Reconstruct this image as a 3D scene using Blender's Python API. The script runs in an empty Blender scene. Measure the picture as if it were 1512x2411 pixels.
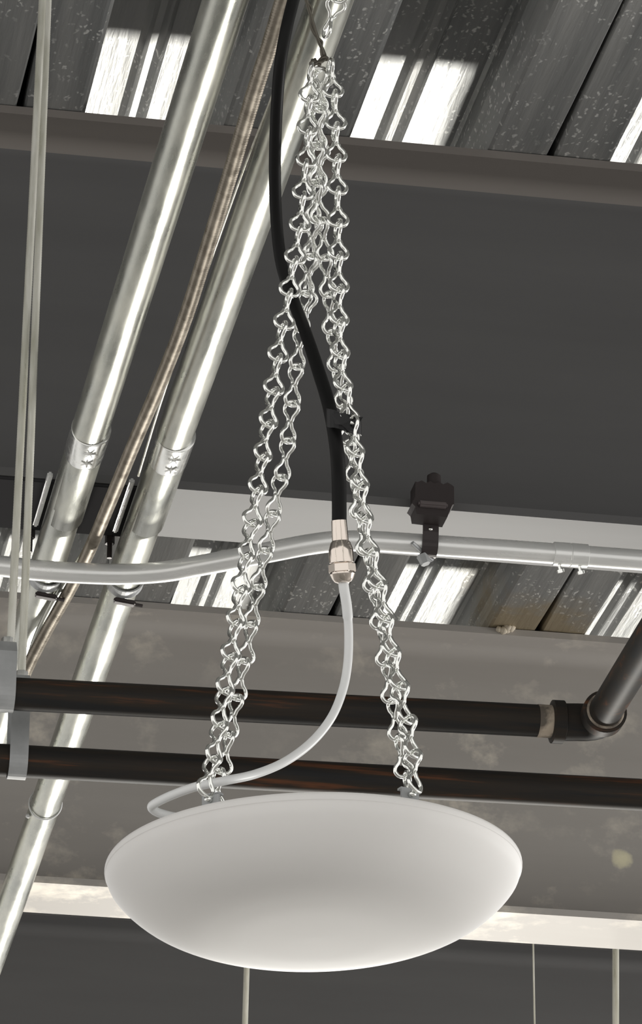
import bpy, bmesh, math, random
from mathutils import Vector, Matrix
random.seed(7)
S = bpy.context.scene
COL = S.collection

# ------------------------------------------------------------------ camera
W, H, FPX = 1512.0, 2411.0, 10000.0
EYE = Vector((0, 0, 1.5))
PITCH = math.atan(4445 / FPX); AZ = math.radians(10.1); ROLL = 0.006
fwd = Vector((math.sin(AZ)*math.cos(PITCH), math.cos(AZ)*math.cos(PITCH), math.sin(PITCH)))
r0 = Vector((math.cos(AZ), -math.sin(AZ), 0)); u0 = r0.cross(fwd)
right = r0*math.cos(ROLL) + u0*math.sin(ROLL); up = u0*math.cos(ROLL) - r0*math.sin(ROLL)
cd = bpy.data.cameras.new('camera'); cam = bpy.data.objects.new('camera', cd); COL.objects.link(cam)
cd.sensor_fit = 'HORIZONTAL'; cd.sensor_width = 36; cd.lens = FPX / W * 36
cd.clip_start = 0.05; cd.clip_end = 100
m = Matrix((right, up, -fwd)).transposed().to_4x4(); m.translation = EYE
cam.matrix_world = m
S.camera = cam

# ------------------------------------------------------------------ light
S.view_settings.view_transform = 'Standard'; S.view_settings.look = 'None'
S.view_settings.gamma = 1; S.view_settings.use_curve_mapping = False
S.view_settings.exposure = 0.0
wd = bpy.data.worlds.new('world'); S.world = wd; wd.use_nodes = True
bg = wd.node_tree.nodes['Background']; bg.inputs[0].default_value = (1.0, 0.98, 0.95, 1); bg.inputs[1].default_value = 1.0

def area(name, loc, target, sx, sy, power, col, spread=180):
    l = bpy.data.lights.new(name, 'AREA'); l.shape = 'RECTANGLE'; l.size = sx; l.size_y = sy
    l.energy = power; l.color = col; l.spread = math.radians(spread)
    o = bpy.data.objects.new(name, l); COL.objects.link(o)
    o.location = loc
    o.rotation_euler = (Vector(target) - Vector(loc)).to_track_quat('-Z', 'Y').to_euler()
    return o
# strong low light from beyond the beams, shining up and back at the roof
P0 = Vector((0.65, 3.2, 3.3)); la, le = math.radians(10), math.radians(30.5)
LD = Vector((math.sin(la)*math.cos(le), math.cos(la)*math.cos(le), -math.sin(le)))
area('low_daylight', P0 + LD*5.6, P0 + Vector((0, 0.1, 0.1)), 0.9, 0.45, 13, (1.0, 0.97, 0.90), 40)
# wide soft daylight coming in from the open side on the right
area('side_daylight', (5.5, 3.5, 1.6), (0.4, 3.4, 2.9), 1.6, 1.2, 130, (1.0, 0.98, 0.95))

# ------------------------------------------------------------------ helpers
def ray(x, y):
    d = fwd*FPX + right*(x - W/2) + up*(H/2 - y)
    return d.normalized()
def pz(x, y, z):               # point on the level plane z (metres above the eye)
    d = ray(x, y); return EYE + d*(z/d.z)
def py(x, y, Y):               # point on the upright plane Y
    d = ray(x, y); return EYE + d*(Y/d.y)
def pd(x, y, dist): return EYE + ray(x, y)*dist

def link(name, bm, mat, parent=None, smooth=True):
    me = bpy.data.meshes.new(name)
    bmesh.ops.recalc_face_normals(bm, faces=bm.faces)
    bm.to_mesh(me); bm.free()
    if smooth:
        for p in me.polygons: p.use_smooth = True
    me.materials.append(mat)
    o = bpy.data.objects.new(name, me); COL.objects.link(o)
    if parent: o.parent = parent
    return o
def autosmooth(o, deg=35):
    me = o.data
    bm = bmesh.new(); bm.from_mesh(me)
    for e in bm.edges:
        if len(e.link_faces) == 2 and e.calc_face_angle(0) > math.radians(deg): e.smooth = False
    bm.to_mesh(me); bm.free()
    return o
def thing(name, loc, label, cat, group=None):
    o = bpy.data.objects.new(name, None); COL.objects.link(o); o.location = loc
    o['label'] = label; o['category'] = cat
    if group: o['group'] = group
    o.empty_display_size = 0.02
    return o
def tag(o, label, cat, group=None):
    o['label'] = label; o['category'] = cat
    if group: o['group'] = group
    return o
def part(name, bm, mat, root, smooth=True):
    """mesh given in world coordinates, made a child of root"""
    bmesh.ops.translate(bm, vec=-root.matrix_world.translation if root.parent else -root.location, verts=bm.verts)
    return link(name, bm, mat, root, smooth)

def add_box(bm, c, s, rot=None, bev=0.0):
    r = bmesh.ops.create_cube(bm, size=1.0)
    vs = r['verts']
    M = Matrix.Translation(Vector(c)) @ (rot.to_4x4() if rot else Matrix.Identity(4)) @ Matrix.Diagonal((s[0], s[1], s[2], 1))
    bmesh.ops.transform(bm, matrix=M, verts=vs)
    if bev > 0:
        es = {e for v in vs for e in v.link_edges}
        bmesh.ops.bevel(bm, geom=list(es), offset=bev, segments=2, affect='EDGES', clamp_overlap=True)
    return bm

def catmull(pts, n=10, closed=False):
    pts = [Vector(p) for p in pts]; out = []
    N = len(pts)
    rng = N if closed else N-1
    for i in range(rng):
        if closed: p0, p1, p2, p3 = pts[(i-1) % N], pts[i], pts[(i+1) % N], pts[(i+2) % N]
        else: p0, p1, p2, p3 = pts[max(i-1, 0)], pts[i], pts[i+1], pts[min(i+2, N-1)]
        for k in range(n):
            t = k/n
            out.append(0.5*((2*p1) + (p2-p0)*t + (2*p0-5*p1+4*p2-p3)*t*t + (3*p1-p0-3*p2+p3)*t**3))
    if not closed: out.append(pts[-1])
    return out

def add_tube(bm, pts, rad, seg=12, closed=False, cap=True):
    pts = [Vector(p) for p in pts]; n = len(pts)
    rads = rad if isinstance(rad, (list, tuple)) else [rad]*n
    tang = []
    for i in range(n):
        a = pts[i-1] if (i > 0 or closed) else pts[i]
        b = pts[(i+1) % n] if (i < n-1 or closed) else pts[i]
        t = b-a
        tang.append(t.normalized() if t.length > 1e-9 else Vector((0, 0, 1)))
    t0 = tang[0]
    nrm = t0.orthogonal().normalized()
    rings = []
    for i in range(n):
        t = tang[i]
        nrm = (nrm - t*nrm.dot(t))
        if nrm.length < 1e-6: nrm = t.orthogonal()
        nrm.normalize(); bn = t.cross(nrm)
        rings.append([bm.verts.new(pts[i] + (nrm*math.cos(2*math.pi*k/seg) + bn*math.sin(2*math.pi*k/seg))*rads[i]) for k in range(seg)])
    rng = n if closed else n-1
    for i in range(rng):
        A, B = rings[i], rings[(i+1) % n]
        off = 0
        if closed and i == n-1:
            off = min(range(seg), key=lambda q: (A[0].co-B[q].co).length)
        for k in range(seg):
            bm.faces.new((A[k], A[(k+1) % seg], B[(k+1+off) % seg], B[(k+off) % seg]))
    if cap and not closed:
        bm.faces.new(rings[0][::-1]); bm.faces.new(rings[-1])
    return bm

def add_ring(bm, c, axis, R, r, seg=32, s2=8):
    axis = Vector(axis).normalized(); a = axis.orthogonal().normalized(); b = axis.cross(a)
    pts = [Vector(c) + (a*math.cos(2*math.pi*i/seg) + b*math.sin(2*math.pi*i/seg))*R for i in range(seg)]
    return add_tube(bm, pts, r, s2, closed=True)

def add_ribbon(bm, prof, x0, x1, th):
    """flat bar bent along a profile in the YZ plane"""
    P = [Vector((0, y, z)) for y, z in prof]; n = len(P); rows = []
    for i in range(n):
        t = (P[min(i+1, n-1)] - P[max(i-1, 0)]).normalized(); nn = Vector((0, -t.z, t.y))*th/2
        a, b = P[i]+nn, P[i]-nn
        rows.append([bm.verts.new((x0, a.y, a.z)), bm.verts.new((x1, a.y, a.z)), bm.verts.new((x1, b.y, b.z)), bm.verts.new((x0, b.y, b.z))])
    for A, B in zip(rows, rows[1:]):
        for k in range(4): bm.faces.new((A[k], A[(k+1) % 4], B[(k+1) % 4], B[k]))
    bm.faces.new(rows[0]); bm.faces.new(rows[-1][::-1])
    return bm

def resample(pts, step):
    out = [pts[0]]; acc = 0.0
    for i in range(1, len(pts)):
        a, b = pts[i-1], pts[i]; L = (b-a).length
        if L < 1e-9: continue
        d = step-acc
        while d <= L:
            out.append(a + (b-a)*(d/L)); d += step
        acc = (acc + L) % step
    return out

# ------------------------------------------------------------------ materials
def mat(name, col, rough=0.5, metal=0.0, spec=None):
    M = bpy.data.materials.new(name); M.use_nodes = True
    b = M.node_tree.nodes['Principled BSDF']
    b.inputs['Base Color'].default_value = (*col, 1); b.inputs['Roughness'].default_value = rough
    b.inputs['Metallic'].default_value = metal
    if spec is not None: b.inputs['Specular IOR Level'].default_value = spec
    return M, M.node_tree, b
def N(nt, t, **kw):
    n = nt.nodes.new(t)
    for k, v in kw.items():
        if k in n.inputs: n.inputs[k].default_value = v
        else: setattr(n, k, v)
    return n
def coords(nt, scale=(1, 1, 1), rot=(0, 0, 0), loc=(0, 0, 0)):
    g = N(nt, 'ShaderNodeNewGeometry'); mp = N(nt, 'ShaderNodeMapping')
    mp.inputs['Scale'].default_value = scale; mp.inputs['Rotation'].default_value = rot; mp.inputs['Location'].default_value = loc
    nt.links.new(g.outputs['Position'], mp.inputs['Vector'])
    return mp.outputs[0]
def ramp(nt, fac, stops):
    r = N(nt, 'ShaderNodeValToRGB'); cr = r.color_ramp
    while len(cr.elements) < len(stops): cr.elements.new(0.5)
    for e, (p, c) in zip(cr.elements, stops): e.position = p; e.color = (*c, 1) if len(c) == 3 else c
    nt.links.new(fac, r.inputs[0]); return r.outputs[0]
def noise(nt, vec, scale, detail=4, rough=0.55):
    n = N(nt, 'ShaderNodeTexNoise', Scale=scale, Detail=detail, Roughness=rough)
    nt.links.new(vec, n.inputs['Vector']); return n.outputs['Fac']
def bump(nt, b, h, strength=0.3, dist=0.002):
    bp = N(nt, 'ShaderNodeBump', Strength=strength, Distance=dist)
    nt.links.new(h, bp.inputs['Height']); nt.links.new(bp.outputs[0], b.inputs['Normal'])
def mixc(nt, fac, a, b):
    mx = N(nt, 'ShaderNodeMix', data_type='RGBA')
    for v, i in ((fac, 0), (a, 6), (b, 7)):
        if isinstance(v, bpy.types.NodeSocket): nt.links.new(v, mx.inputs[i])
        elif i == 0: mx.inputs[0].default_value = v
        else: mx.inputs[i].default_value = (*v, 1)
    return mx.outputs[2]

# galvanised roof deck, underside
def deck_mat():
    M, nt, b = mat('galvanised_deck', (0.3, 0.3, 0.3), 0.42, 0.35)
    v = coords(nt, (1, 1, 1)); st = coords(nt, (30, 1.2, 30))
    mott = noise(nt, st, 1.5, 5)
    base = ramp(nt, mott, [(0.3, (0.235, 0.243, 0.243)), (0.7, (0.39, 0.39, 0.38))])
    # pale zinc bloom specks, gathered in patches
    vo = N(nt, 'ShaderNodeTexVoronoi', Scale=190.0, Randomness=1.0); wv = N(nt, 'ShaderNodeTexNoise', Scale=90.0, Detail=2.0); nt.links.new(coords(nt), wv.inputs['Vector'])
    wm = N(nt, 'ShaderNodeVectorMath', operation='MULTIPLY_ADD'); nt.links.new(wv.outputs['Color'], wm.inputs[0]); wm.inputs[1].default_value = (0.012, 0.012, 0.012)
    nt.links.new(coords(nt, (1, 0.45, 1)), wm.inputs[2]); nt.links.new(wm.outputs[0], vo.inputs['Vector'])
    sp = ramp(nt, vo.outputs['Distance'], [(0.16, (1, 1, 1)), (0.32, (0, 0, 0))])
    pt = ramp(nt, noise(nt, v, 11, 3, 0.6), [(0.44, (0, 0, 0)), (0.56, (1, 1, 1))])
    mu = N(nt, 'ShaderNodeMath', operation='MULTIPLY'); nt.links.new(sp, mu.inputs[0]); nt.links.new(pt, mu.inputs[1])
    m2 = N(nt, 'ShaderNodeMath', operation='MULTIPLY'); nt.links.new(mu.outputs[0], m2.inputs[0]); m2.inputs[1].default_value = 0.7
    base = mixc(nt, m2.outputs[0], base, (0.95, 0.95, 0.92))
    # rust bleeding from the weld on the second beam
    g = N(nt, 'ShaderNodeNewGeometry'); ds = N(nt, 'ShaderNodeVectorMath', operation='DISTANCE')
    nt.links.new(g.outputs['Position'], ds.inputs[0]); ds.inputs[1].default_value = (0.99, 4.26, 3.30)
    nz = noise(nt, v, 40, 4)
    ad = N(nt, 'ShaderNodeMath', operation='MULTIPLY_ADD'); nt.links.new(nz, ad.inputs[0]); ad.inputs[1].default_value = -0.10; nt.links.new(ds.outputs['Value'], ad.inputs[2])
    rs = ramp(nt, ad.outputs[0], [(0.0, (0.7, 0.7, 0.7)), (0.03, (0.25, 0.25, 0.25)), (0.065, (0, 0, 0))])
    base = mixc(nt, rs, base, (0.33, 0.25, 0.13))
    nt.links.new(base, b.inputs['Base Color'])
    nt.links.new(ramp(nt, mott, [(0.3, (0.38,)*3), (0.7, (0.55,)*3)]), b.inputs['Roughness'])
    bump(nt, b, noise(nt, coords(nt, (60, 5, 60)), 2.0, 4), 0.6, 0.002)
    return M
M_deck = deck_mat()

def steel_paint(name, c1, c2, chalk=0.0, rough=0.55):
    M, nt, b = mat(name, c1, rough, 0.0, 0.12 if chalk else 0.35)
    v = coords(nt)
    base = ramp(nt, noise(nt, coords(nt, (0.6, 3, 6)), 2.2, 5), [(0.3, c1), (0.7, c2)])
    if chalk > 0:
        p = ramp(nt, noise(nt, coords(nt, (1, 1, 1.3), loc=(3.1, 0, 0.7)), 13, 6, 0.62), [(0.53, (0, 0, 0)), (0.70, (chalk,)*3)])
        q = ramp(nt, noise(nt, v, 3.2, 2), [(0.42, (0.15,)*3), (0.58, (1, 1, 1))])
        mu = N(nt, 'ShaderNodeMix', data_type='RGBA', blend_type='MULTIPLY'); mu.inputs[0].default_value = 1
        nt.links.new(p, mu.inputs[6]); nt.links.new(q, mu.inputs[7])
        base = mixc(nt, mu.outputs[2], base, (0.95, 0.88, 0.76))
        # one round yellowish daub
        g = N(nt, 'ShaderNodeNewGeometry'); ds = N(nt, 'ShaderNodeVectorMath', operation='DISTANCE')
        nt.links.new(g.outputs['Position'], ds.inputs[0]); P = py(1462, 2025, 4.31); ds.inputs[1].default_value = P
        ad = N(nt, 'ShaderNodeMath', operation='MULTIPLY_ADD'); nt.links.new(noise(nt, v, 60, 3), ad.inputs[0]); ad.inputs[1].default_value = 0.012; nt.links.new(ds.outputs['Value'], ad.inputs[2])
        base = mixc(nt, ramp(nt, ad.outputs[0], [(0.0150, (0.9,)*3), (0.0175, (0, 0, 0))]), base, (0.98, 0.92, 0.66))
    nt.links.new(base, b.inputs['Base Color'])
    bump(nt, b, noise(nt, v, 90, 3), 0.08, 0.001)
    return M
M_beam_dark = steel_paint('dark_grey_beam_paint', (0.108, 0.107, 0.108), (0.130, 0.129, 0.129), rough=0.6)
M_beam_brown = steel_paint('brown_beam_lit', (0.20, 0.182, 0.168), (0.25, 0.228, 0.208))
M_beam_prim = steel_paint('grey_primer_beam_paint', (0.43, 0.405, 0.38), (0.51, 0.485, 0.455), 0.9)

def emt_mat(name, c1, c2, rough, metal, sc=(26, 5, 26)):
    M, nt, b = mat(name, c1, rough, metal)
    n = noise(nt, coords(nt, sc), 2.0, 6, 0.6)
    nt.links.new(ramp(nt, n, [(0.32, c1), (0.66, c2)]), b.inputs['Base Color'])
    nt.links.new(ramp(nt, n, [(0.3, (rough-0.06,)*3), (0.7, (rough+0.1,)*3)]), b.inputs['Roughness'])
    bump(nt, b, noise(nt, coords(nt, (60, 12, 60)), 4, 3), 0.06, 0.0006)
    return M
M_emt = emt_mat('galvanised_conduit', (0.31, 0.32, 0.29), (0.58, 0.58, 0.52), 0.28, 0.8)
M_emt_white = emt_mat('bright_conduit', (0.78, 0.79, 0.78), (0.93, 0.93, 0.91), 0.22, 0.4, (4, 40, 40))
M_flex = emt_mat('flexible_conduit_metal', (0.30, 0.26, 0.21), (0.48, 0.43, 0.36), 0.38, 0.8, (40, 40, 40))
M_zinc = mat('bright_zinc_wire', (0.93, 0.94, 0.91), 0.09, 1.0)[0]
M_rod = emt_mat('zinc_rod', (0.62, 0.61, 0.50), (0.95, 0.94, 0.86), 0.32, 0.35, (60, 60, 8))
M_nickel = mat('nickel_connector', (0.78, 0.70, 0.63), 0.16, 1.0)[0]
M_strap = emt_mat('galvanised_strap', (0.36, 0.37, 0.375), (0.46, 0.47, 0.475), 0.5, 0.15, (20, 20, 20))
M_black = mat('black_cord_rubber', (0.010, 0.010, 0.010), 0.45, 0.0, 0.12)[0]
M_tape = mat('black_tape', (0.014, 0.014, 0.015), 0.4, 0.0, 0.3)[0]
M_clamp = mat('black_oxide_iron', (0.045, 0.036, 0.036), 0.5, 0.3)[0]
M_wire_dark = mat('dark_tie_wire', (0.12, 0.11, 0.09), 0.4, 0.7)[0]
M_gap = mat('dark_void', (0.004, 0.004, 0.004), 0.9)[0]
M_cream = mat('pale_spatter', (0.62, 0.55, 0.44), 0.7)[0]
M_cablew = mat('white_cable_jacket', (0.86, 0.87, 0.87), 0.35)[0]
def pipe_mat():
    M, nt, b = mat('black_iron_pipe', (0.03, 0.027, 0.022), 0.55, 0.0, 0.12)
    n = noise(nt, coords(nt, (3, 12, 60)), 2.2, 5, 0.6)
    base = ramp(nt, n, [(0.35, (0.022, 0.022, 0.022)), (0.56, (0.035, 0.028, 0.022)), (0.68, (0.12, 0.05, 0.025)), (0.8, (0.045, 0.035, 0.022))])
    nt.links.new(base, b.inputs['Base Color']); bump(nt, b, noise(nt, coords(nt), 120, 3), 0.1, 0.0006)
    return M
M_pipe = pipe_mat()
def putty_mat():
    M, nt, b = mat('pipe_dope', (0.4, 0.34, 0.27), 0.7)
    nt.links.new(ramp(nt, noise(nt, coords(nt), 70, 4), [(0.4, (0.12, 0.10, 0.08)), (0.6, (0.50, 0.42, 0.33))]), b.inputs['Base Color'])
    return M
M_dope = putty_mat()
def glass_mat():
    M = bpy.data.materials.new('frosted_opal_glass'); M.use_nodes = True; nt = M.node_tree
    for n in list(nt.nodes): nt.nodes.remove(n)
    out = N(nt, 'ShaderNodeOutputMaterial')
    d = N(nt, 'ShaderNodeBsdfDiffuse'); d.inputs[0].default_value = (0.97, 0.955, 0.935, 1)
    t = N(nt, 'ShaderNodeBsdfTranslucent'); t.inputs[0].default_value = (0.98, 0.98, 0.965, 1)
    g = N(nt, 'ShaderNodeBsdfGlossy'); g.inputs['Roughness'].default_value = 0.55; g.inputs[0].default_value = (1, 1, 1, 1)
    m1 = N(nt, 'ShaderNodeMixShader'); m1.inputs[0].default_value = 0.16
    nt.links.new(d.outputs[0], m1.inputs[1]); nt.links.new(t.outputs[0], m1.inputs[2])
    fr = N(nt, 'ShaderNodeFresnel'); fr.inputs[0].default_value = 1.2
    m2 = N(nt, 'ShaderNodeMixShader'); nt.links.new(fr.outputs[0], m2.inputs[0])
    nt.links.new(m1.outputs[0], m2.inputs[1]); nt.links.new(g.outputs[0], m2.inputs[2])
    nt.links.new(m2.outputs[0], out.inputs[0])
    return M
M_glass = glass_mat()
def floor_mat():
    M, nt, b = mat('concrete_floor', (0.4, 0.39, 0.37), 0.6)
    nt.links.new(ramp(nt, noise(nt, coords(nt), 3, 6), [(0.3, (0.28, 0.272, 0.26)), (0.7, (0.38, 0.372, 0.355))]), b.inputs['Base Color'])
    return M

# ------------------------------------------------------------------ setting
bm = bmesh.new(); add_box(bm, (1, 4, -0.05), (12, 14, 0.1))
o = link('floor', bm, floor_mat(), None, False); o['kind'] = 'structure'

ZD = 3.30                                   # underside of the deck's low flanges
ceil = None
bm = bmesh.new(); add_box(bm, (1.0, 4.2, ZD + 0.145), (6.0, 7.6, 0.12))
ceil = link('ceiling', bm, M_gap, None, False); ceil['kind'] = 'structure'

PITCHX = 0.234; X0 = 0.357; RD = 0.070; OPEN = 0.124; LAP = 0.181   # opening starts at X0 + k*PITCHX
BEAM_Y = [3.19, 4.26, 5.33]
YS = [0.5, 1.3, 2.12, 2.4, 2.7, 2.95, 3.1, 3.19, 3.30, 3.5, 3.75, 4.0, 4.15, 4.26, 4.37, 4.6, 4.9, 5.2, 5.33, 5.43, 6.0, 6.8, 7.9]
def lap_gap(y, k):
    d = min(abs(y - (b + 0.03)) for b in BEAM_Y)
    return 0.0016 + 0.006*math.exp(-d/0.13)
def deck_profile(g):
    """cross section of one sheet from its left lap lip to its right lap lip"""
    x = LAP - PITCHX; pr = []
    pr += [(x + g*0.6, 0.022), (x + g*0.5, 0.004), (x + g*0.5 + 0.002, 0.0005), (-0.003, 0.0), (0.0, 0.001)]
    pr += [(0.002, 0.010), (0.005, 0.012), (0.0045, RD - 0.004), (0.0075, RD)]
    mid = OPEN/2
    pr += [(mid-0.016, RD), (mid-0.011, RD-0.006), (mid-0.006, RD-0.001), (mid, RD-0.0005), (mid+0.005, RD-0.0065), (mid+0.010, RD)]
    pr += [(OPEN-0.0075, RD), (OPEN-0.0045, RD - 0.004), (OPEN-0.004, RD*0.62), (OPEN-0.0075, RD*0.5), (OPEN-0.004, RD*0.38), (OPEN-0.003, 0.010), (OPEN, 0.001), (OPEN + 0.003, 0.0)]
    pr += [(LAP - g*0.5 - 0.002, 0.0), (LAP - g*0.5, 0.003), (LAP - g*0.5, 0.024)]
    return pr
def make_panel(kind):
    bm = bmesh.new(); rows = []
    for y in YS:
        rows.append([bm.verts.new((x, y, z)) for x, z in deck_profile(lap_gap(y, kind))])
    for a, b in zip(rows, rows[1:]):
        for i in range(len(a)-1): bm.faces.new((a[i], a[i+1], b[i+1], b[i]))
    me = bpy.data.meshes.new('deck_panel')
    bm.to_mesh(me); bm.free(); me.materials.append(M_deck)
    return me
pm = make_panel(0)
for k in range(-8, 15):
    o = bpy.data.objects.new('deck_panel', pm); COL.objects.link(o); o.parent = ceil
    o.location = (X0 + k*PITCHX, 0, ZD)

# I-beams
def beam(yn, zb, m, label):
    w = 0.10; tf = 0.0075; tw = 0.007; fil = 0.016
    yc = yn + w/2; zt = ZD - 0.0008
    pr = [(yn, zt), (yn, zt-tf)]
    for a in range(5):
        t = math.pi/2*a/4
        pr.append((yc - tw/2 - fil + fil*math.sin(t), zt - tf - fil + fil*math.cos(t)))
    for a in range(5):
        t = math.pi/2*a/4
        pr.append((yc - tw/2 - fil + fil*math.cos(t), zb + tf + fil - fil*math.sin(t)))
    pr += [(yn, zb+tf), (yn, zb)]
    pr += [(2*yc - y, z) for y, z in reversed(pr)]
    bm = bmesh.new()
    A = [bm.verts.new((-1.8, y, z)) for y, z in pr]; B = [bm.verts.new((3.8, y, z)) for y, z in pr]
    for i in range(len(pr)):
        j = (i+1) % len(pr); bm.faces.new((A[i], A[j], B[j], B[i]))
    bm.faces.new(A); bm.faces.new(B[::-1])
    o = link('steel_beam', bm, m, None, True)
    if yn < 3.5:                      # upper flange coloured lighter and browner, painting in the light from below
        o.data.materials.append(M_beam_brown)
        for p in o.data.polygons:
            if p.center.z > ZD - tf - fil*0.75: p.material_index = 1
    autosmooth(o, 30)
    return tag(o, label, 'beam', 'steel I-beams under the roof deck')
b1 = beam(3.19, 2.951, M_beam_dark, 'dark grey steel beam behind the chains, with the bright conduit along its pale lower flange')
beam(4.26, 2.968, M_beam_prim, 'grey-brown steel beam with chalky stains, behind the two black pipes')
beam(5.33, 2.955, M_beam_dark, 'farthest dark beam, below and behind the frosted bowl at the bottom')

M_shade = mat('painted_shade', (0.045, 0.044, 0.046), 1.0, 0.0, 0.0)[0]
bm = bmesh.new(); add_box(bm, (0.5*(-0.4 + 0.418), 3.2405, 2.9492), (0.818, 0.0995, 0.003), None, 0.0006)  # added dark sheet, stands in for the shade under the flange at left
link('shade_sheet', bm, M_shade, b1, False)
# weld spatter and pale blob on the edge of the second beam
bm = bmesh.new(); c = py(1192, 1481, 4.258)
for i in range(9):
    q = c + Vector((random.uniform(-0.009, 0.009), -0.002, random.uniform(-0.004, 0.005)))
    r = bmesh.ops.create_icosphere(bm, subdivisions=2, radius=random.uniform(0.003, 0.0055))
    for v in r['verts']: v.co = v.co*random.uniform(0.85, 1.15); v.co += q
tag(link('weld_blob', bm, M_cream, None), 'pale lumpy weld blob with rust round it on the stained beam edge', 'weld')

# ------------------------------------------------------------------ conduits along the deck
def conduit(X, z, r, y0, y1, label):
    root = thing('metal_conduit', (X, y1, z), label, 'conduit', 'galvanised conduits under the beams')
    bm = bmesh.new(); ys = [y0 + (y1-y0)*i/30 for i in range(31)]
    add_tube(bm, [(X + 0.0012*math.sin(2.3*y + X*9), y, z) for y in ys], r, 40)
    part('tube', bm, M_emt, root)
    return root
ZC = 1.5 + 1.434; RC = 0.0148
def coupling(root, X, z, ya, yb, yc):
    bm = bmesh.new()
    add_tube(bm, [(X, ya, z), (X, ya+0.0006, z), (X, yb-0.002, z), (X, yb, z)], [RC*1.02, RC*1.085, RC*1.085, RC*1.06], 40)
    # pressed star shaped indents facing down
    for n in range(2):
        cy = ya + (yb-ya)*(0.30 + 0.4*n)
        c0 = Vector((X+0.001, cy, z - RC*1.085))
        for q in range(6):
            a = q*math.pi/3 + n*0.4
            add_tube(bm, [c0, c0 + Vector((math.cos(a)*0.0052, math.sin(a)*0.0085, 0.0004))], [0.0013, 0.0005], 5)
    autosmooth(part('set_screw_coupling', bm, M_zinc_cast, root), 40)
    bm = bmesh.new()
    add_tube(bm, [(X, yb-0.001, z), (X, yc, z), (X, yc+0.001, z)], [RC*1.055, RC*1.055, RC*1.0], 40)
    autosmooth(part('coupling_sleeve', bm, M_emt, root), 40)
M_zinc_cast = emt_mat('cast_zinc_coupling', (0.74, 0.75, 0.73), (0.88, 0.88, 0.85), 0.2, 0.9, (80, 80, 80))
ca = conduit(0.357, ZC, RC, 1.5, 6.4, 'thick galvanised conduit on the left, nearest the threaded rods')
cb = conduit(0.425, ZC, RC, 1.5, 6.4, 'thick galvanised conduit on the right of the flexible one, behind the black cord')
coupling(ca, 0.357, ZC, pz(205, 1048, 1.419).y, pz(195, 1105, 1.419).y, pz(150, 1250, 1.419).y)
coupling(cb, 0.425, ZC, pz(405, 1062, 1.419).y, pz(395, 1120, 1.419).y, pz(320, 1262, 1.419).y)

# beam straps that hold the two conduits
for X, lab in ((0.357, 'strap clamp holding the left thick conduit to the dark beam'), (0.425, 'strap clamp holding the right thick conduit to the dark beam')):
    root = thing('conduit_clamp', (X, 3.24, 2.95), lab, 'clamp', 'conduit clamps on the dark beam')
    bm = bmesh.new()
    add_box(bm, (X-0.0185, 3.225, 2.9475), (0.0045, 0.105, 0.005), None, 0.0012)
    part('bar', bm, M_emt_white, root, False)
    bm = bmesh.new()
    add_tube(bm, [(X-0.021, 3.292, 2.941), (X-0.021, 3.292, 2.953)], 0.0042, 6)
    add_tube(bm, [(X-0.021, 3.292, 2.928), (X-0.021, 3.292, 2.941)], 0.0022, 8)
    part('bolt', bm, M_clamp, root, False)
    bm = bmesh.new(); pts = []
    for i in range(17):
        a = math.pi + math.pi*i/16
        pts.append((X + (RC+0.0012)*math.cos(a), ZC + (RC+0.0012)*math.sin(a)))
    pts = [(X - RC - 0.0012, 2.9495)] + pts + [(X + RC + 0.0012, 2.9495)]
    add_ribbon(bm, pts, 3.338, 3.352, 0.0014)
    for v in bm.verts: v.co = Vector((v.co.y, v.co.x, v.co.z))
    part('strap', bm, M_strap, root, False)
    bm = bmesh.new()
    add_box(bm, (X+0.001, 3.356, ZC-RC-0.0036), (0.019, 0.008, 0.0042), Matrix.Rotation(0.12, 3, 'Y'), 0.001)
    add_tube(bm, [(X+0.006, 3.357, ZC-RC-0.004), (X+0.017, 3.357, ZC-RC-0.0055)], 0.0016, 8)
    part('bolt', bm, M_clamp, root, False)

# thin wire run beside the right conduit
bm = bmesh.new()
pts = catmull([pz(x, y, z) for x, y, z in ((652, 195, 1.445), (636, 240, 1.44), (572, 405, 1.437), (505, 590, 1.434), (430, 800, 1.432), (378, 950, 1.43), (326, 1120, 1.43))], 8)
add_tube(bm, pts, 0.0011, 8)
tag(link('thin_wire', bm, M_rod, None), 'thin bare wire running along the left edge of the right thick conduit', 'wire')

# zip tie / wire ring on the lower end of the right conduit
root = thing('wire_tie', (0.425, 3.97, ZC), 'thin white tie looped round the lower end of the right thick conduit', 'tie')
yr = pz(88, 1925, 1.419).y
bm = bmesh.new(); add_ring(bm, (0.425, yr, ZC), (0.10, 1, 0.12), RC + 0.0012, 0.0009, 40, 6); part('loop', bm, M_cablew, root)
bm = bmesh.new(); q = pz(66, 1921, 1.427); add_box(bm, q, (0.004, 0.004, 0.004), Matrix.Rotation(0.6, 3, 'Z'), 0.0008); part('knot', bm, M_cablew, root)

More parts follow.
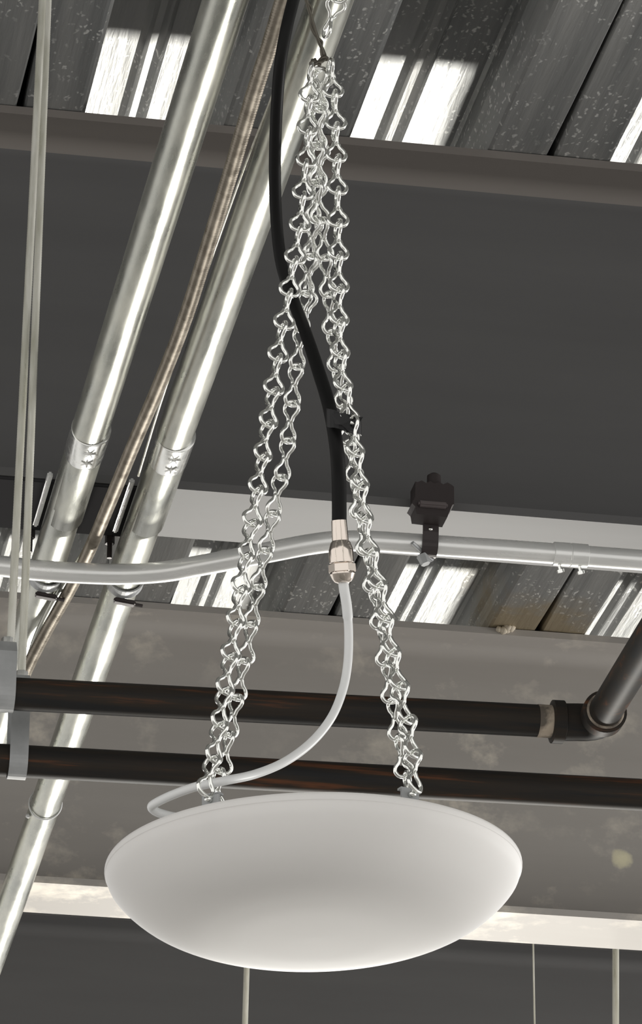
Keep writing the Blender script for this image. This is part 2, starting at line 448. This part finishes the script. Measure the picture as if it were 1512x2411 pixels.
# flexible conduit: ribbed
def flex(pts, r, label, group=None):
    c = resample(catmull(pts, 14), 0.0017)
    rad = [r*(1.05 if i % 2 else 0.72) for i in range(len(c))]
    bm = bmesh.new(); add_tube(bm, c, rad, 14)
    return tag(link('flexible_conduit', bm, M_flex, None), label, 'conduit')
flex([pz(x, y, z) for x, y, z in ((690, -70, 1.42), (664, 10, 1.418), (634, 110, 1.417), (600, 215, 1.416), (545, 400, 1.414), (490, 580, 1.412), (436, 750, 1.411), (378, 900, 1.411), (322, 1030, 1.412), (262, 1175, 1.414), (213, 1290, 1.42), (166, 1385, 1.42), (112, 1480, 1.412), (66, 1570, 1.40), (30, 1660, 1.39))],
     0.0054, 'ribbed brownish flexible conduit running between the two thick conduits')
bm = bmesh.new()
add_tube(bm, catmull([pz(x, y, z) for x, y, z in ((200, 1300, 1.424), (150, 1375, 1.422), (108, 1450, 1.416), (80, 1515, 1.41), (60, 1590, 1.40), (40, 1680, 1.39))], 8), 0.0028, 10)
tag(link('thin_cable', bm, M_emt, None), 'thinner grey cable just left of the flexible conduit near the hanger straps', 'cable')

# ------------------------------------------------------------------ bright cross conduit with offset bends
root = thing('bright_conduit', (0.8, 3.2, 2.91), 'bright white-looking bent conduit crossing the picture under the dark beam', 'conduit')
cp = [(-160, 1318, 1.398), (0, 1333, 1.398), (90, 1343, 1.398), (200, 1350, 1.398), (300, 1352, 1.398), (390, 1346, 1.399), (470, 1332, 1.402), (560, 1315, 1.406), (650, 1297, 1.411), (730, 1282, 1.416), (790, 1275, 1.419), (860, 1274, 1.421), (950, 1279, 1.422), (1050, 1286, 1.422), (1200, 1296, 1.422), (1350, 1307, 1.422), (1512, 1319, 1.422), (1800, 1340, 1.422)]
pts = catmull([pz(*c) for c in cp], 10)
RT = 0.0089
bm = bmesh.new(); add_tube(bm, pts, RT, 32); part('tube', bm, M_emt_white, root)
a, b = pz(1302, 1303.5, 1.422), pz(1384, 1309.5, 1.422)
bm = bmesh.new(); mdl = (a+b)/2
add_tube(bm, [a, a + (b-a)*0.02, a+(b-a)*0.48, a+(b-a)*0.5, a+(b-a)*0.52, a + (b-a)*0.98, b], [RT*1.02, RT*1.14, RT*1.14, RT*1.08, RT*1.14, RT*1.14, RT*1.02], 32)
cpl = autosmooth(part('coupling', bm, M_emt_white, root), 35)
for t in (0.17, 0.75):
    bm = bmesh.new(); c = a + (b-a)*t - Vector((0, 0, RT))
    d = Vector((0.3, 0.2, -1)).normalized()
    add_tube(bm, [c, c + d*0.005], 0.0014, 8); add_tube(bm, [c + d*0.005, c + d*0.0052, c + d*0.0078, c + d*0.008], [0.001, 0.0033, 0.0033, 0.001], 10)
    autosmooth(part('set_screw', bm, M_zinc, root), 40)

# black beam clamp carrying the bright conduit
c = py(1020, 1180, 3.175)
root = thing('beam_clamp', c, 'black iron beam clamp and hanger gripping the dark beam flange above the bright conduit', 'clamp')
zf = 2.951; xc = c.x
bm = bmesh.new()
# toothed jaw body in front of the flange edge
prof = [(-0.0165, 0.010), (-0.0165, -0.004), (-0.0195, -0.010), (-0.0165, -0.013), (-0.0155, -0.0195), (0.0105, -0.0205), (0.0150, -0.0085), (0.0165, -0.008), (0.0165, 0.008)]
n = 8
for i in range(n+1): 
    x = 0.0165 - 0.033*(i+0.5)/(n+1)
    prof.append((x, 0.0115 if i % 2 else 0.0095))
F = [bm.verts.new((xc+x, 3.168, zf+0.004+z)) for x, z in prof]; B = [bm.verts.new((xc+x, 3.189, zf+0.004+z)) for x, z in prof]
bm.faces.new(F); bm.faces.new(B[::-1])
for i in range(len(F)):
    j = (i+1) % len(F); bm.faces.new((F[i], B[i], B[j], F[j]))
part('jaw', bm, M_clamp, root, False)
bm = bmesh.new(); add_box(bm, (xc-0.002, 3.166, zf-0.007), (0.025, 0.006, 0.005), None, 0.0015); part('ridge', bm, mat('worn_iron', (0.13, 0.11, 0.11), 0.5, 0.3)[0], root, False)
bm = bmesh.new(); add_tube(bm, [(xc+0.001, 3.176, zf+0.012), (xc+0.001, 3.176, zf+0.024), (xc+0.001, 3.176, zf+0.026)], [0.0062, 0.0058, 0.003], 14); autosmooth(part('bolt', bm, M_clamp, root), 40)
cc = pz(1017, 1284, 1.422)
bm = bmesh.new(); pv = []
prof = [(3.182, zf-0.010), (cc.y-RT-0.0035, zf-0.013), (cc.y-RT-0.003, zf-0.022)]
for i in range(13):
    a_ = math.pi + math.pi*i/12*0.92
    prof.append((cc.y + (RT+0.0016)*math.cos(a_), cc.z + (RT+0.0016)*math.sin(a_)))
add_ribbon(bm, prof, xc-0.0062, xc+0.0072, 0.0016)
part('hanger_strap', bm, M_clamp, root, False)
bm = bmesh.new(); q = Vector((xc-0.001, cc.y-0.002, cc.z-RT-0.004))
add_tube(bm, [q + Vector((-0.004, 0, 0.002)), q + Vector((-0.001, -0.001, -0.006))], [0.005, 0.0042], 6)
add_tube(bm, [q + Vector((-0.014, -0.009, 0.009)), q + Vector((0.006, 0.006, 0.001))], 0.0017, 8)
part('clamp_screw', bm, M_strap, root, False)
bm = bmesh.new(); q = Vector((xc, cc.y-RT-0.0055, zf-0.020))
add_tube(bm, [q, q + Vector((0, 0.004, 0))], 0.0016, 10)
part('rivet', bm, M_zinc, root)

# ------------------------------------------------------------------ black pipes, elbow, straps and rods
RP = 0.0124
A1, B1 = py(33, 1634, 2.93), py(1265, 1697, 2.93)
d1 = (B1-A1).normalized()
root = thing('black_pipe', B1, 'upper black iron pipe that ends in an elbow and branch at the right', 'pipe', 'black iron pipes')
bm = bmesh.new(); add_tube(bm, [A1 - d1*0.9, A1, (A1+B1)/2, B1 + d1*0.006], RP, 36); part('pipe_run', bm, M_pipe, root)
E0 = py(1300, 1699, 2.93)
bm = bmesh.new(); add_tube(bm, [B1, E0], RP*1.02, 36); part('sealed_thread', bm, M_dope, root)
EC = py(1408, 1703, 2.93)                                   # centre of the elbow
BR = pz(1600, 1390, EC.z - 1.5 - 0.012)                      # branch runs towards the camera
db = (BR-EC).normalized()
bm = bmesh.new()
add_tube(bm, [E0 - d1*0.001, E0, E0 + d1*0.0085, E0 + d1*0.0095], [RP*1.0, RP*1.34, RP*1.34, RP*1.15], 36)
part('collar', bm, M_pipe, root); 
bm = bmesh.new()
arc = [E0 + d1*0.009] + [EC - d1*0.016*(1-t)**2 + (EC-EC)*0 + db*0.016*t*t for t in [i/10 for i in range(11)]]
add_tube(bm, arc + [EC + db*0.024], RP*1.16, 36)
part('elbow', bm, M_pipe, root)
bm = bmesh.new()
add_tube(bm, [EC + db*0.016, EC + db*0.017, EC + db*0.028, EC + db*0.029], [RP*1.1, RP*1.36, RP*1.36, RP*1.12], 36)
part('collar', bm, M_pipe, root)
bm = bmesh.new(); add_ring(bm, EC + db*0.0298, db, RP*1.06, 0.0013, 36, 8); part('thread_seal', bm, M_dope, root)
bm = bmesh.new(); add_tube(bm, [EC + db*0.02, EC + db*0.3, BR + db*0.5], RP*1.02, 36); part('branch_pipe', bm, M_pipe, root)
for ch in root.children: autosmooth(ch, 35)

A2, B2 = py(65, 1793, 2.995), py(1247, 1857, 2.995)
d2 = (B2-A2).normalized()
bm = bmesh.new(); add_tube(bm, [A2 - d2*0.9, A2, B2, B2 + d2*0.9], RP, 36)
tag(autosmooth(link('black_pipe', bm, M_pipe, None), 60), 'lower black iron pipe running straight across behind the lamp chains', 'pipe', 'black iron pipes')

def strap_hanger(px0, px1, ytop_px, Y, pipeA, d, label):
    X0_, X1_ = py(px0, 1650, Y).x, py(px1, 1650, Y).x
    xm = (X0_+X1_)/2
    pc = pipeA + d*((xm-pipeA.x)/d.x)
    ztop = py(40, ytop_px, Y).z
    root = thing('pipe_hanger', (xm, Y, ztop), label, 'pipe hanger', 'strap hangers on the black pipes')
    rr = RP + 0.0012; prof = [(pc.y + 0.003, ztop), (pc.y - 0.006, ztop), (pc.y - rr, ztop - 0.010)]
    for i in range(15):
        a = math.pi + math.pi*i/14; prof.append((pc.y + rr*math.cos(a), pc.z + rr*math.sin(a)))
    prof += [(pc.y + rr, ztop - 0.010), (pc.y + 0.006, ztop - 0.0013), (pc.y - 0.003, ztop - 0.0013)]
    bm = add_ribbon(bmesh.new(), prof, X0_, X1_, 0.0012)
    part('strap', bm, M_strap, root, False)
    bm = bmesh.new(); add_tube(bm, [(xm+0.001, Y, ztop-0.006), (xm+0.001, Y, ztop-0.001)], 0.0058, 6); part('nut', bm, M_zinc_cast, root, False)
    bm = bmesh.new(); add_tube(bm, [(xm+0.001, Y, ztop+0.0005), (xm+0.001, Y, ztop+0.0055)], 0.0050, 6); part('nut', bm, M_zinc_cast, root, False)
    return xm, ztop
x1, z1 = strap_hanger(-12, 32, 1521, 2.93, A1, d1, 'grey steel strap hanger round the upper black pipe at the left edge')
x2, z2 = strap_hanger(24, 67, 1597, 2.995, A2, d2, 'grey steel strap hanger round the lower black pipe, right of its neighbour')
def rod(bot, top, r, label, g='threaded hanger rods'):
    bm = bmesh.new(); c = resample([Vector(bot), Vector(top)], 0.0011)
    add_tube(bm, c, [r*(1.0 if i % 2 else 0.965) for i in range(len(c))], 14)
    return tag(link('threaded_rod', bm, M_rod, None), label, 'rod', g)
rod((x1+0.003, 2.93, z1-0.004), (x1+0.010, 2.935, ZD-0.002), 0.0031, 'long threaded rod at the far left, down to the upper black pipe')
rod((x2+0.001, 2.995, z2-0.004), (x2+0.002, 2.992, ZD-0.002), 0.0031, 'long threaded rod right beside the leftmost one, down to the lower black pipe')

def plain_rod(pxt, pyt, pxb, pyb, Y, r, label, m=M_rod):
    t, b_ = py(pxt, pyt, Y), py(pxb, pyb, Y)
    dz = (t-b_)/(t.z-b_.z)
    bm = bmesh.new(); add_tube(bm, [b_ - dz*0.6, b_, t, t + dz*(ZD + 0.0 - t.z)], r, 16)
    return tag(link('hanger_rod', bm, m, None), label, 'rod', 'thin rods hanging behind the stained beam')
plain_rod(581, 2276, 577, 2411, 4.9, 0.0037, 'pale hanging rod directly below the lamp bowl')
plain_rod(1450, 2252, 1450, 2411, 4.9, 0.0043, 'thickest pale rod hanging at the lower right')
plain_rod(1256, 2243, 1259, 2411, 4.9, 0.0012, 'hair-thin wire hanging at the lower right', M_rod)

K = 0.838                                   # the lamp hangs nearer than the conduits
# ------------------------------------------------------------------ frosted bowl
BC = pd(738, 2040, 2.9*K); RB = 0.1420
root = thing('lamp_bowl', BC, 'frosted white glass lamp bowl hanging from four chains', 'lamp')
# rim outwards profile (r, z): outer skin down to the centre, then inner skin back
outer = [(RB-0.001, 0.0), (RB, -0.002), (RB, -0.0050), (RB-0.0008, -0.0062), (0.1385, -0.0130), (0.1305, -0.0225), (0.1190, -0.0320), (0.1060, -0.0392), (0.0930, -0.0440), (0.0800, -0.0470), (0.0660, -0.0488), (0.0500, -0.0500), (0.0250, -0.0507), (0.0, -0.0510)]
def prof_interp(pr, n=6):
    out = []
    c = catmull([(r, 0, z) for r, z in pr], n)
    return [(max(v.x, 0.0), v.z) for v in c]
po = prof_interp(outer)
th = 0.0045
pi_ = [(max(r*(1-th/RB), 0.0), z + th) for r, z in po]
pi_ = [(r, min(z, 0.0)) for r, z in pi_]
i0 = next(i for i, (r, z) in enumerate(pi_) if z < -0.0004)
prof = list(reversed(pi_[i0:])) + [(RB-0.0048, -0.0003), (RB-0.003, 0.0006)] + po
SEG = 128; bm = bmesh.new(); rings = []
for r, z in prof:
    if r < 1e-6: rings.append([bm.verts.new((0, 0, z))])
    else: rings.append([bm.verts.new((r*math.cos(2*math.pi*k/SEG), r*math.sin(2*math.pi*k/SEG), z)) for k in range(SEG)])
for a, b in zip(rings, rings[1:]):
    for k in range(SEG):
        j = (k+1) % SEG
        if len(a) == 1: bm.faces.new((a[0], b[j], b[k]))
        elif len(b) == 1: bm.faces.new((a[k], a[j], b[0]))
        else: bm.faces.new((a[k], a[j], b[j], b[k]))
hr = Vector((math.cos(AZ), -math.sin(AZ), 0)); hf = Vector((math.sin(AZ), math.cos(AZ), 0))
tilt = Matrix.Rotation(math.radians(-1.5), 3, hf) @ Matrix.Rotation(math.radians(-0.8), 3, hr)
bmesh.ops.transform(bm, matrix=tilt.to_4x4() @ Matrix.Scale(K, 4), verts=bm.verts)
link('glass_bowl', bm, M_glass, root)
# four rim points where the chains clip on
def rim(ang, dz=0.0, k=0.985):
    v = (hr*math.cos(ang) + hf*math.sin(ang))*RB*K*k
    return BC + tilt @ v + Vector((0, 0, dz))
ATT = {'near_left': rim(math.radians(180+60)), 'far_left': rim(math.radians(180-62)), 'near_right': rim(math.radians(-62)), 'far_right': rim(math.radians(60))}
for nm, P in ATT.items():
    out = (P-BC); out.z = 0; out.normalize(); tg = Vector((-out.y, out.x, 0))
    R3 = Matrix((tg, out, Vector((0, 0, 1)))).transposed()
    bm = bmesh.new()
    add_box(bm, P - out*0.0045 + Vector((0, 0, -0.003)), (0.0115, 0.0012, 0.022), R3, 0.0004)      # inner leg of the clip
    add_box(bm, P - out*0.0060 + Vector((0, 0, 0.0075)), (0.0115, 0.0042, 0.0012), R3)
    part('clip', bm, M_strap, root, False)
    bm = bmesh.new(); q = P - out*0.004 + Vector((0, 0, 0.004))
    add_tube(bm, [q, q + out*0.004], 0.0018, 10); part('clip_screw', bm, M_zinc, root)

# ------------------------------------------------------------------ chains
LL, WD = 0.0300*K, 0.00145*K
def make_link():
    bm = bmesh.new(); w = 0.0070*K; h = LL/2; t = 0.9*WD
    half = [(t, 0.0), (0.42*w, 0.26*h), (0.86*w, 0.48*h), (1.0*w, 0.70*h), (0.74*w, 0.92*h), (0.28*w, h)]
    loop = half + [(-x, z) for x, z in reversed(half)]
    up_ = [Vector((0, x, z)) for x, z in loop]; dn_ = [Vector((-x, 0, -z)) for x, z in loop]
    pts = catmull(up_ + dn_, 4, closed=True)
    add_tube(bm, pts, WD, 8, closed=True)
    me = bpy.data.meshes.new('link'); bmesh.ops.recalc_face_normals(bm, faces=bm.faces); bm.to_mesh(me); bm.free()
    for p in me.polygons: p.use_smooth = True
    me.materials.append(M_zinc); return me
LINK = make_link(); PIT = LL - 2*WD
hook = pd(757, 150, 3.10*K)
def depth_path(pix, P0, P1):
    """3D run of a hanging chain through sighted points, its distance going evenly from P0 to P1"""
    a = (P0-EYE).length; b = (P1-EYE).length; y0, y1 = pix[0][1], pix[-1][1]
    return [EYE + ray(x, y)*(a + (b-a)*(y-y0)/(y1-y0)) for x, y in pix]
def proj(P):
    v = P-EYE; w = v.dot(fwd); return (W/2 + v.dot(right)/w*FPX, H/2 - v.dot(up)/w*FPX)
def chain(path, twist0, twist1, label, nmax=60):
    c = catmull(path, 10)
    root = thing('hanging_chain', path[0], label, 'chain', 'chains that carry the lamp bowl')
    mids = resample(c, PIT/2)[1::2]
    L = len(mids)
    for i, P in enumerate(mids[:nmax]):
        a = mids[max(i-1, 0)]; b = mids[min(i+1, L-1)]
        z = (a-b).normalized()
        ang = math.radians(twist0 + (twist1-twist0)*i/max(L-1, 1) + random.uniform(-9, 9))
        xr = right*math.cos(ang) + fwd*math.sin(ang)
        x = (xr - z*xr.dot(z)).normalized(); y = z.cross(x)
        o = bpy.data.objects.new('link', LINK); COL.objects.link(o); o.parent = root
        Mx = Matrix((x, y, z)).transposed().to_4x4(); Mx.translation = P - root.location
        o.matrix_local = Mx
    return root
nl = [(744, 160), (724, 225), (727, 300), (720, 380), (713, 455), (705, 545), (690, 625), (680, 700), (662, 790), (651, 870), (637, 960), (622, 1050), (608, 1145), (592, 1240), (577, 1325), (563, 1410), (550, 1500), (535, 1590), (519, 1690), (504, 1780)]
P = ATT['near_left'] + Vector((0, 0, 0.014)); nl.append(proj(P))
chain(depth_path(nl, hook, P), 10, 55, 'lamp chain on the left, nearer of the left pair, ending at the rim clip')
fl = [(752, 165), (748, 250), (744, 340), (742, 420), (738, 500), (730, 600), (719, 690), (708, 790), (696, 880), (686, 960), (675, 1060), (655, 1150), (637, 1240), (620, 1320), (603, 1400), (589, 1490), (572, 1570), (554, 1660), (538, 1740), (522, 1820), (508, 1900)]
P = ATT['far_left'] + Vector((0, 0, 0.014)); fl.append(proj(P))
chain(depth_path(fl, hook, P), 60, 25, 'lamp chain on the left, farther of the left pair, passing down behind the bowl rim')
nr = [(765, 150), (786, 200), (790, 280), (792, 360), (795, 450), (796, 540), (797, 620), (798, 700), (799, 780), (804, 870), (820, 960), (829, 1010), (838, 1060), (849, 1150), (862, 1250), (880, 1330), (897, 1400), (915, 1500), (935, 1590), (955, 1690), (970, 1760)]
P = ATT['near_right'] + Vector((0, 0, 0.014)); nr.append(proj(P))
chain(depth_path(nr, hook, P), 8, 60, 'lamp chain on the right, outermost, tied to the black cord with tape')
fr = [(757, 170), (752, 250), (750, 340), (749, 430), (753, 500), (764, 580), (771, 660), (778, 740), (789, 830), (801, 900), (813, 970), (826, 1060), (840, 1160), (857, 1260), (872, 1340), (886, 1420), (901, 1500), (915, 1600), (932, 1700), (948, 1790), (963, 1870)]
P = ATT['far_right'] + Vector((0, 0, 0.014)); fr.append(proj(P))
chain(depth_path(fr, hook, P), 35, 15, 'lamp chain on the right, inner one, passing down behind the bowl rim')
ex = [(757, 170), (762, 240), (748, 330), (752, 400), (744, 480), (735, 560), (726, 650), (721, 765)]
r_ = chain([EYE + ray(x, y)*3.115*K for x, y in ex], 70, 80, 'short loose end of chain dangling inside the left pair of chains')
r_['group'] = 'loose chain ends by the hook'
ex = [(772, 84), (781, 40), (798, -10), (815, -60)]
r_ = chain([EYE + ray(x, y)*3.13*K for x, y in ex], 20, 60, 'short bright chain end at the top of the picture, right of the wire hook')
r_['group'] = 'loose chain ends by the hook'

# dark twisted wire hook that carries all chains
bm = bmesh.new()
hk = catmull([EYE + ray(x, y)*d*K for x, y, d in ((712, -120, 3.10), (718, -20, 3.10), (733, 40, 3.10), (748, 90, 3.10), (764, 128, 3.10), (763, 140, 3.095), (750, 148, 3.09), (738, 150, 3.10), (736, 142, 3.11))], 8)
add_tube(bm, hk, 0.0012, 8)
hk2 = [p + (right*math.cos(i*0.5) + up*math.sin(i*0.5))*0.0017 for i, p in enumerate(hk)]
add_tube(bm, hk2, 0.0009, 8)
# it goes on up to the deck
top = hk[0]; add_tube(bm, [top, Vector((top.x+0.012, top.y, ZD-0.002))], 0.0014, 8)
tag(link('wire_hook', bm, M_wire_dark, None), 'dark twisted wire hook at the top that gathers the lamp chains', 'hook')

# ------------------------------------------------------------------ black cord, connector, white cable
DC = 3.02
cpx = [(716, -80, 3.05), (694, -10, 3.05), (672, 80, 3.04), (657, 180, 3.04), (648, 350, 3.06), (650, 500, 3.07), (663, 620, 3.07), (692, 710, 3.06), (722, 790, 3.02), (752, 880, 2.99), (776, 960, 2.97), (792, 1050, 2.96), (798, 1130, 2.96), (799, 1235, 2.955)]
bm = bmesh.new(); cc_ = catmull([EYE + ray(x, y)*d*K for x, y, d in cpx], 12)
add_tube(bm, cc_, [K*0.0044 + K*0.0008*min(1, max(0, (i-90)/50)) for i in range(len(cc_))], 20)
tag(link('black_cable', bm, M_black, None), 'thick black rubber cord hanging down between the chains', 'cord')
root = thing('cord_connector', cc_[-1], 'shiny nickel cable gland joining the black cord and the white cable', 'connector')
dn = (pd(808, 1372, 2.95*K) - cc_[-1]); Lc = dn.length; dn.normalize(); T = cc_[-1]
k = Lc/0.0412
def seg(name, prof, n=32, m=M_nickel):
    bm = bmesh.new(); add_tube(bm, [T + dn*a*k for a, r in prof], [r*K for a, r in prof], n); return autosmooth(part(name, bm, m, root), 30)
seg('crimp_sleeve', [(-0.003, 0.0048), (-0.0028, 0.0054), (0.0, 0.0055), (0.010, 0.0058), (0.0125, 0.0058)], 32)
seg('gland_body', [(0.0115, 0.0058), (0.013, 0.0070), (0.017, 0.0083), (0.019, 0.0087), (0.027, 0.0087), (0.028, 0.0078)], 32)
seg('hex_nut', [(0.0275, 0.0080), (0.0282, 0.0094), (0.0335, 0.0096), (0.0345, 0.0086)], 6)
seg('tail_ring', [(0.0340, 0.0088), (0.0352, 0.0090), (0.0385, 0.0075), (0.0405, 0.0060), (0.0412, 0.0044), (0.0412, 0.0040)], 32)
wp = [(806, 1345, 2.955), (810, 1385, 2.95), (817, 1430, 2.95), (821, 1490, 2.95), (819, 1560, 2.945), (807, 1625, 2.94), (780, 1690, 2.93), (733, 1748, 2.92), (670, 1794, 2.905), (600, 1823, 2.89), (530, 1838, 2.87), (462, 1852, 2.87), (405, 1872, 2.88), (368, 1890, 2.885), (357, 1900, 2.89), (368, 1911, 2.893), (395, 1920, 2.895), (435, 1930, 2.90), (500, 1960, 2.90), (590, 2020, 2.90)]
bm = bmesh.new(); wc = catmull([EYE + ray(x, y)*d*K for x, y, d in wp], 12)
add_tube(bm, wc, [0.0036*K if i < 30 else 0.0031*K for i in range(len(wc))], 18)
tag(link('white_cable', bm, M_cablew, None), 'white lamp cable curving down from the connector and looping into the bowl', 'cable')

# black tape knot
ct = EYE + ray(812, 993)*2.955*K
root = thing('tape_tie', ct, 'black tape knot tying the cord to the right-hand chain', 'tape')
def slab(pts, th=0.0006, wrinkle=0.0008):
    bm = bmesh.new(); P = [ct + right*x*0.00029*K - up*y*0.00029*K + fwd*z*K for x, y, z in pts]
    vs = [bm.verts.new(p) for p in P]; f = bm.faces.new(vs)
    bmesh.ops.triangulate(bm, faces=[f]); bmesh.ops.solidify(bm, geom=bm.faces, thickness=th); return bm
bm = bmesh.new()
ringp = [ct + (right*(math.cos(a)*0.0115 - 0.0005) + fwd*(math.sin(a)*0.0085))*K - up*(0.0026*math.cos(a)) for a in [2*math.pi*i/20 for i in range(20)]]
for a, b in zip(ringp, ringp[1:] + ringp[:1]):
    v = [bm.verts.new(a + up*0.0052), bm.verts.new(b + up*0.0046), bm.verts.new(b - up*0.0056), bm.verts.new(a - up*0.005)]
    bm.faces.new(v)
bmesh.ops.remove_doubles(bm, verts=bm.verts, dist=0.0008)
bmesh.ops.solidify(bm, geom=bm.faces, thickness=0.0007)
part('wrap', bm, M_tape, root, False)
part('tape_tail', slab([(14, -10, -0.009), (44, -11, -0.012), (31, 8, -0.009), (20, 18, -0.007), (16, 4, -0.010)]), M_tape, root, False)
part('tape_tail', slab([(-30, -18, -0.010), (2, -20, -0.013), (14, -4, -0.012), (8, 22, -0.011), (-8, 8, -0.014), (-22, 6, -0.011)]), M_tape, root, False)
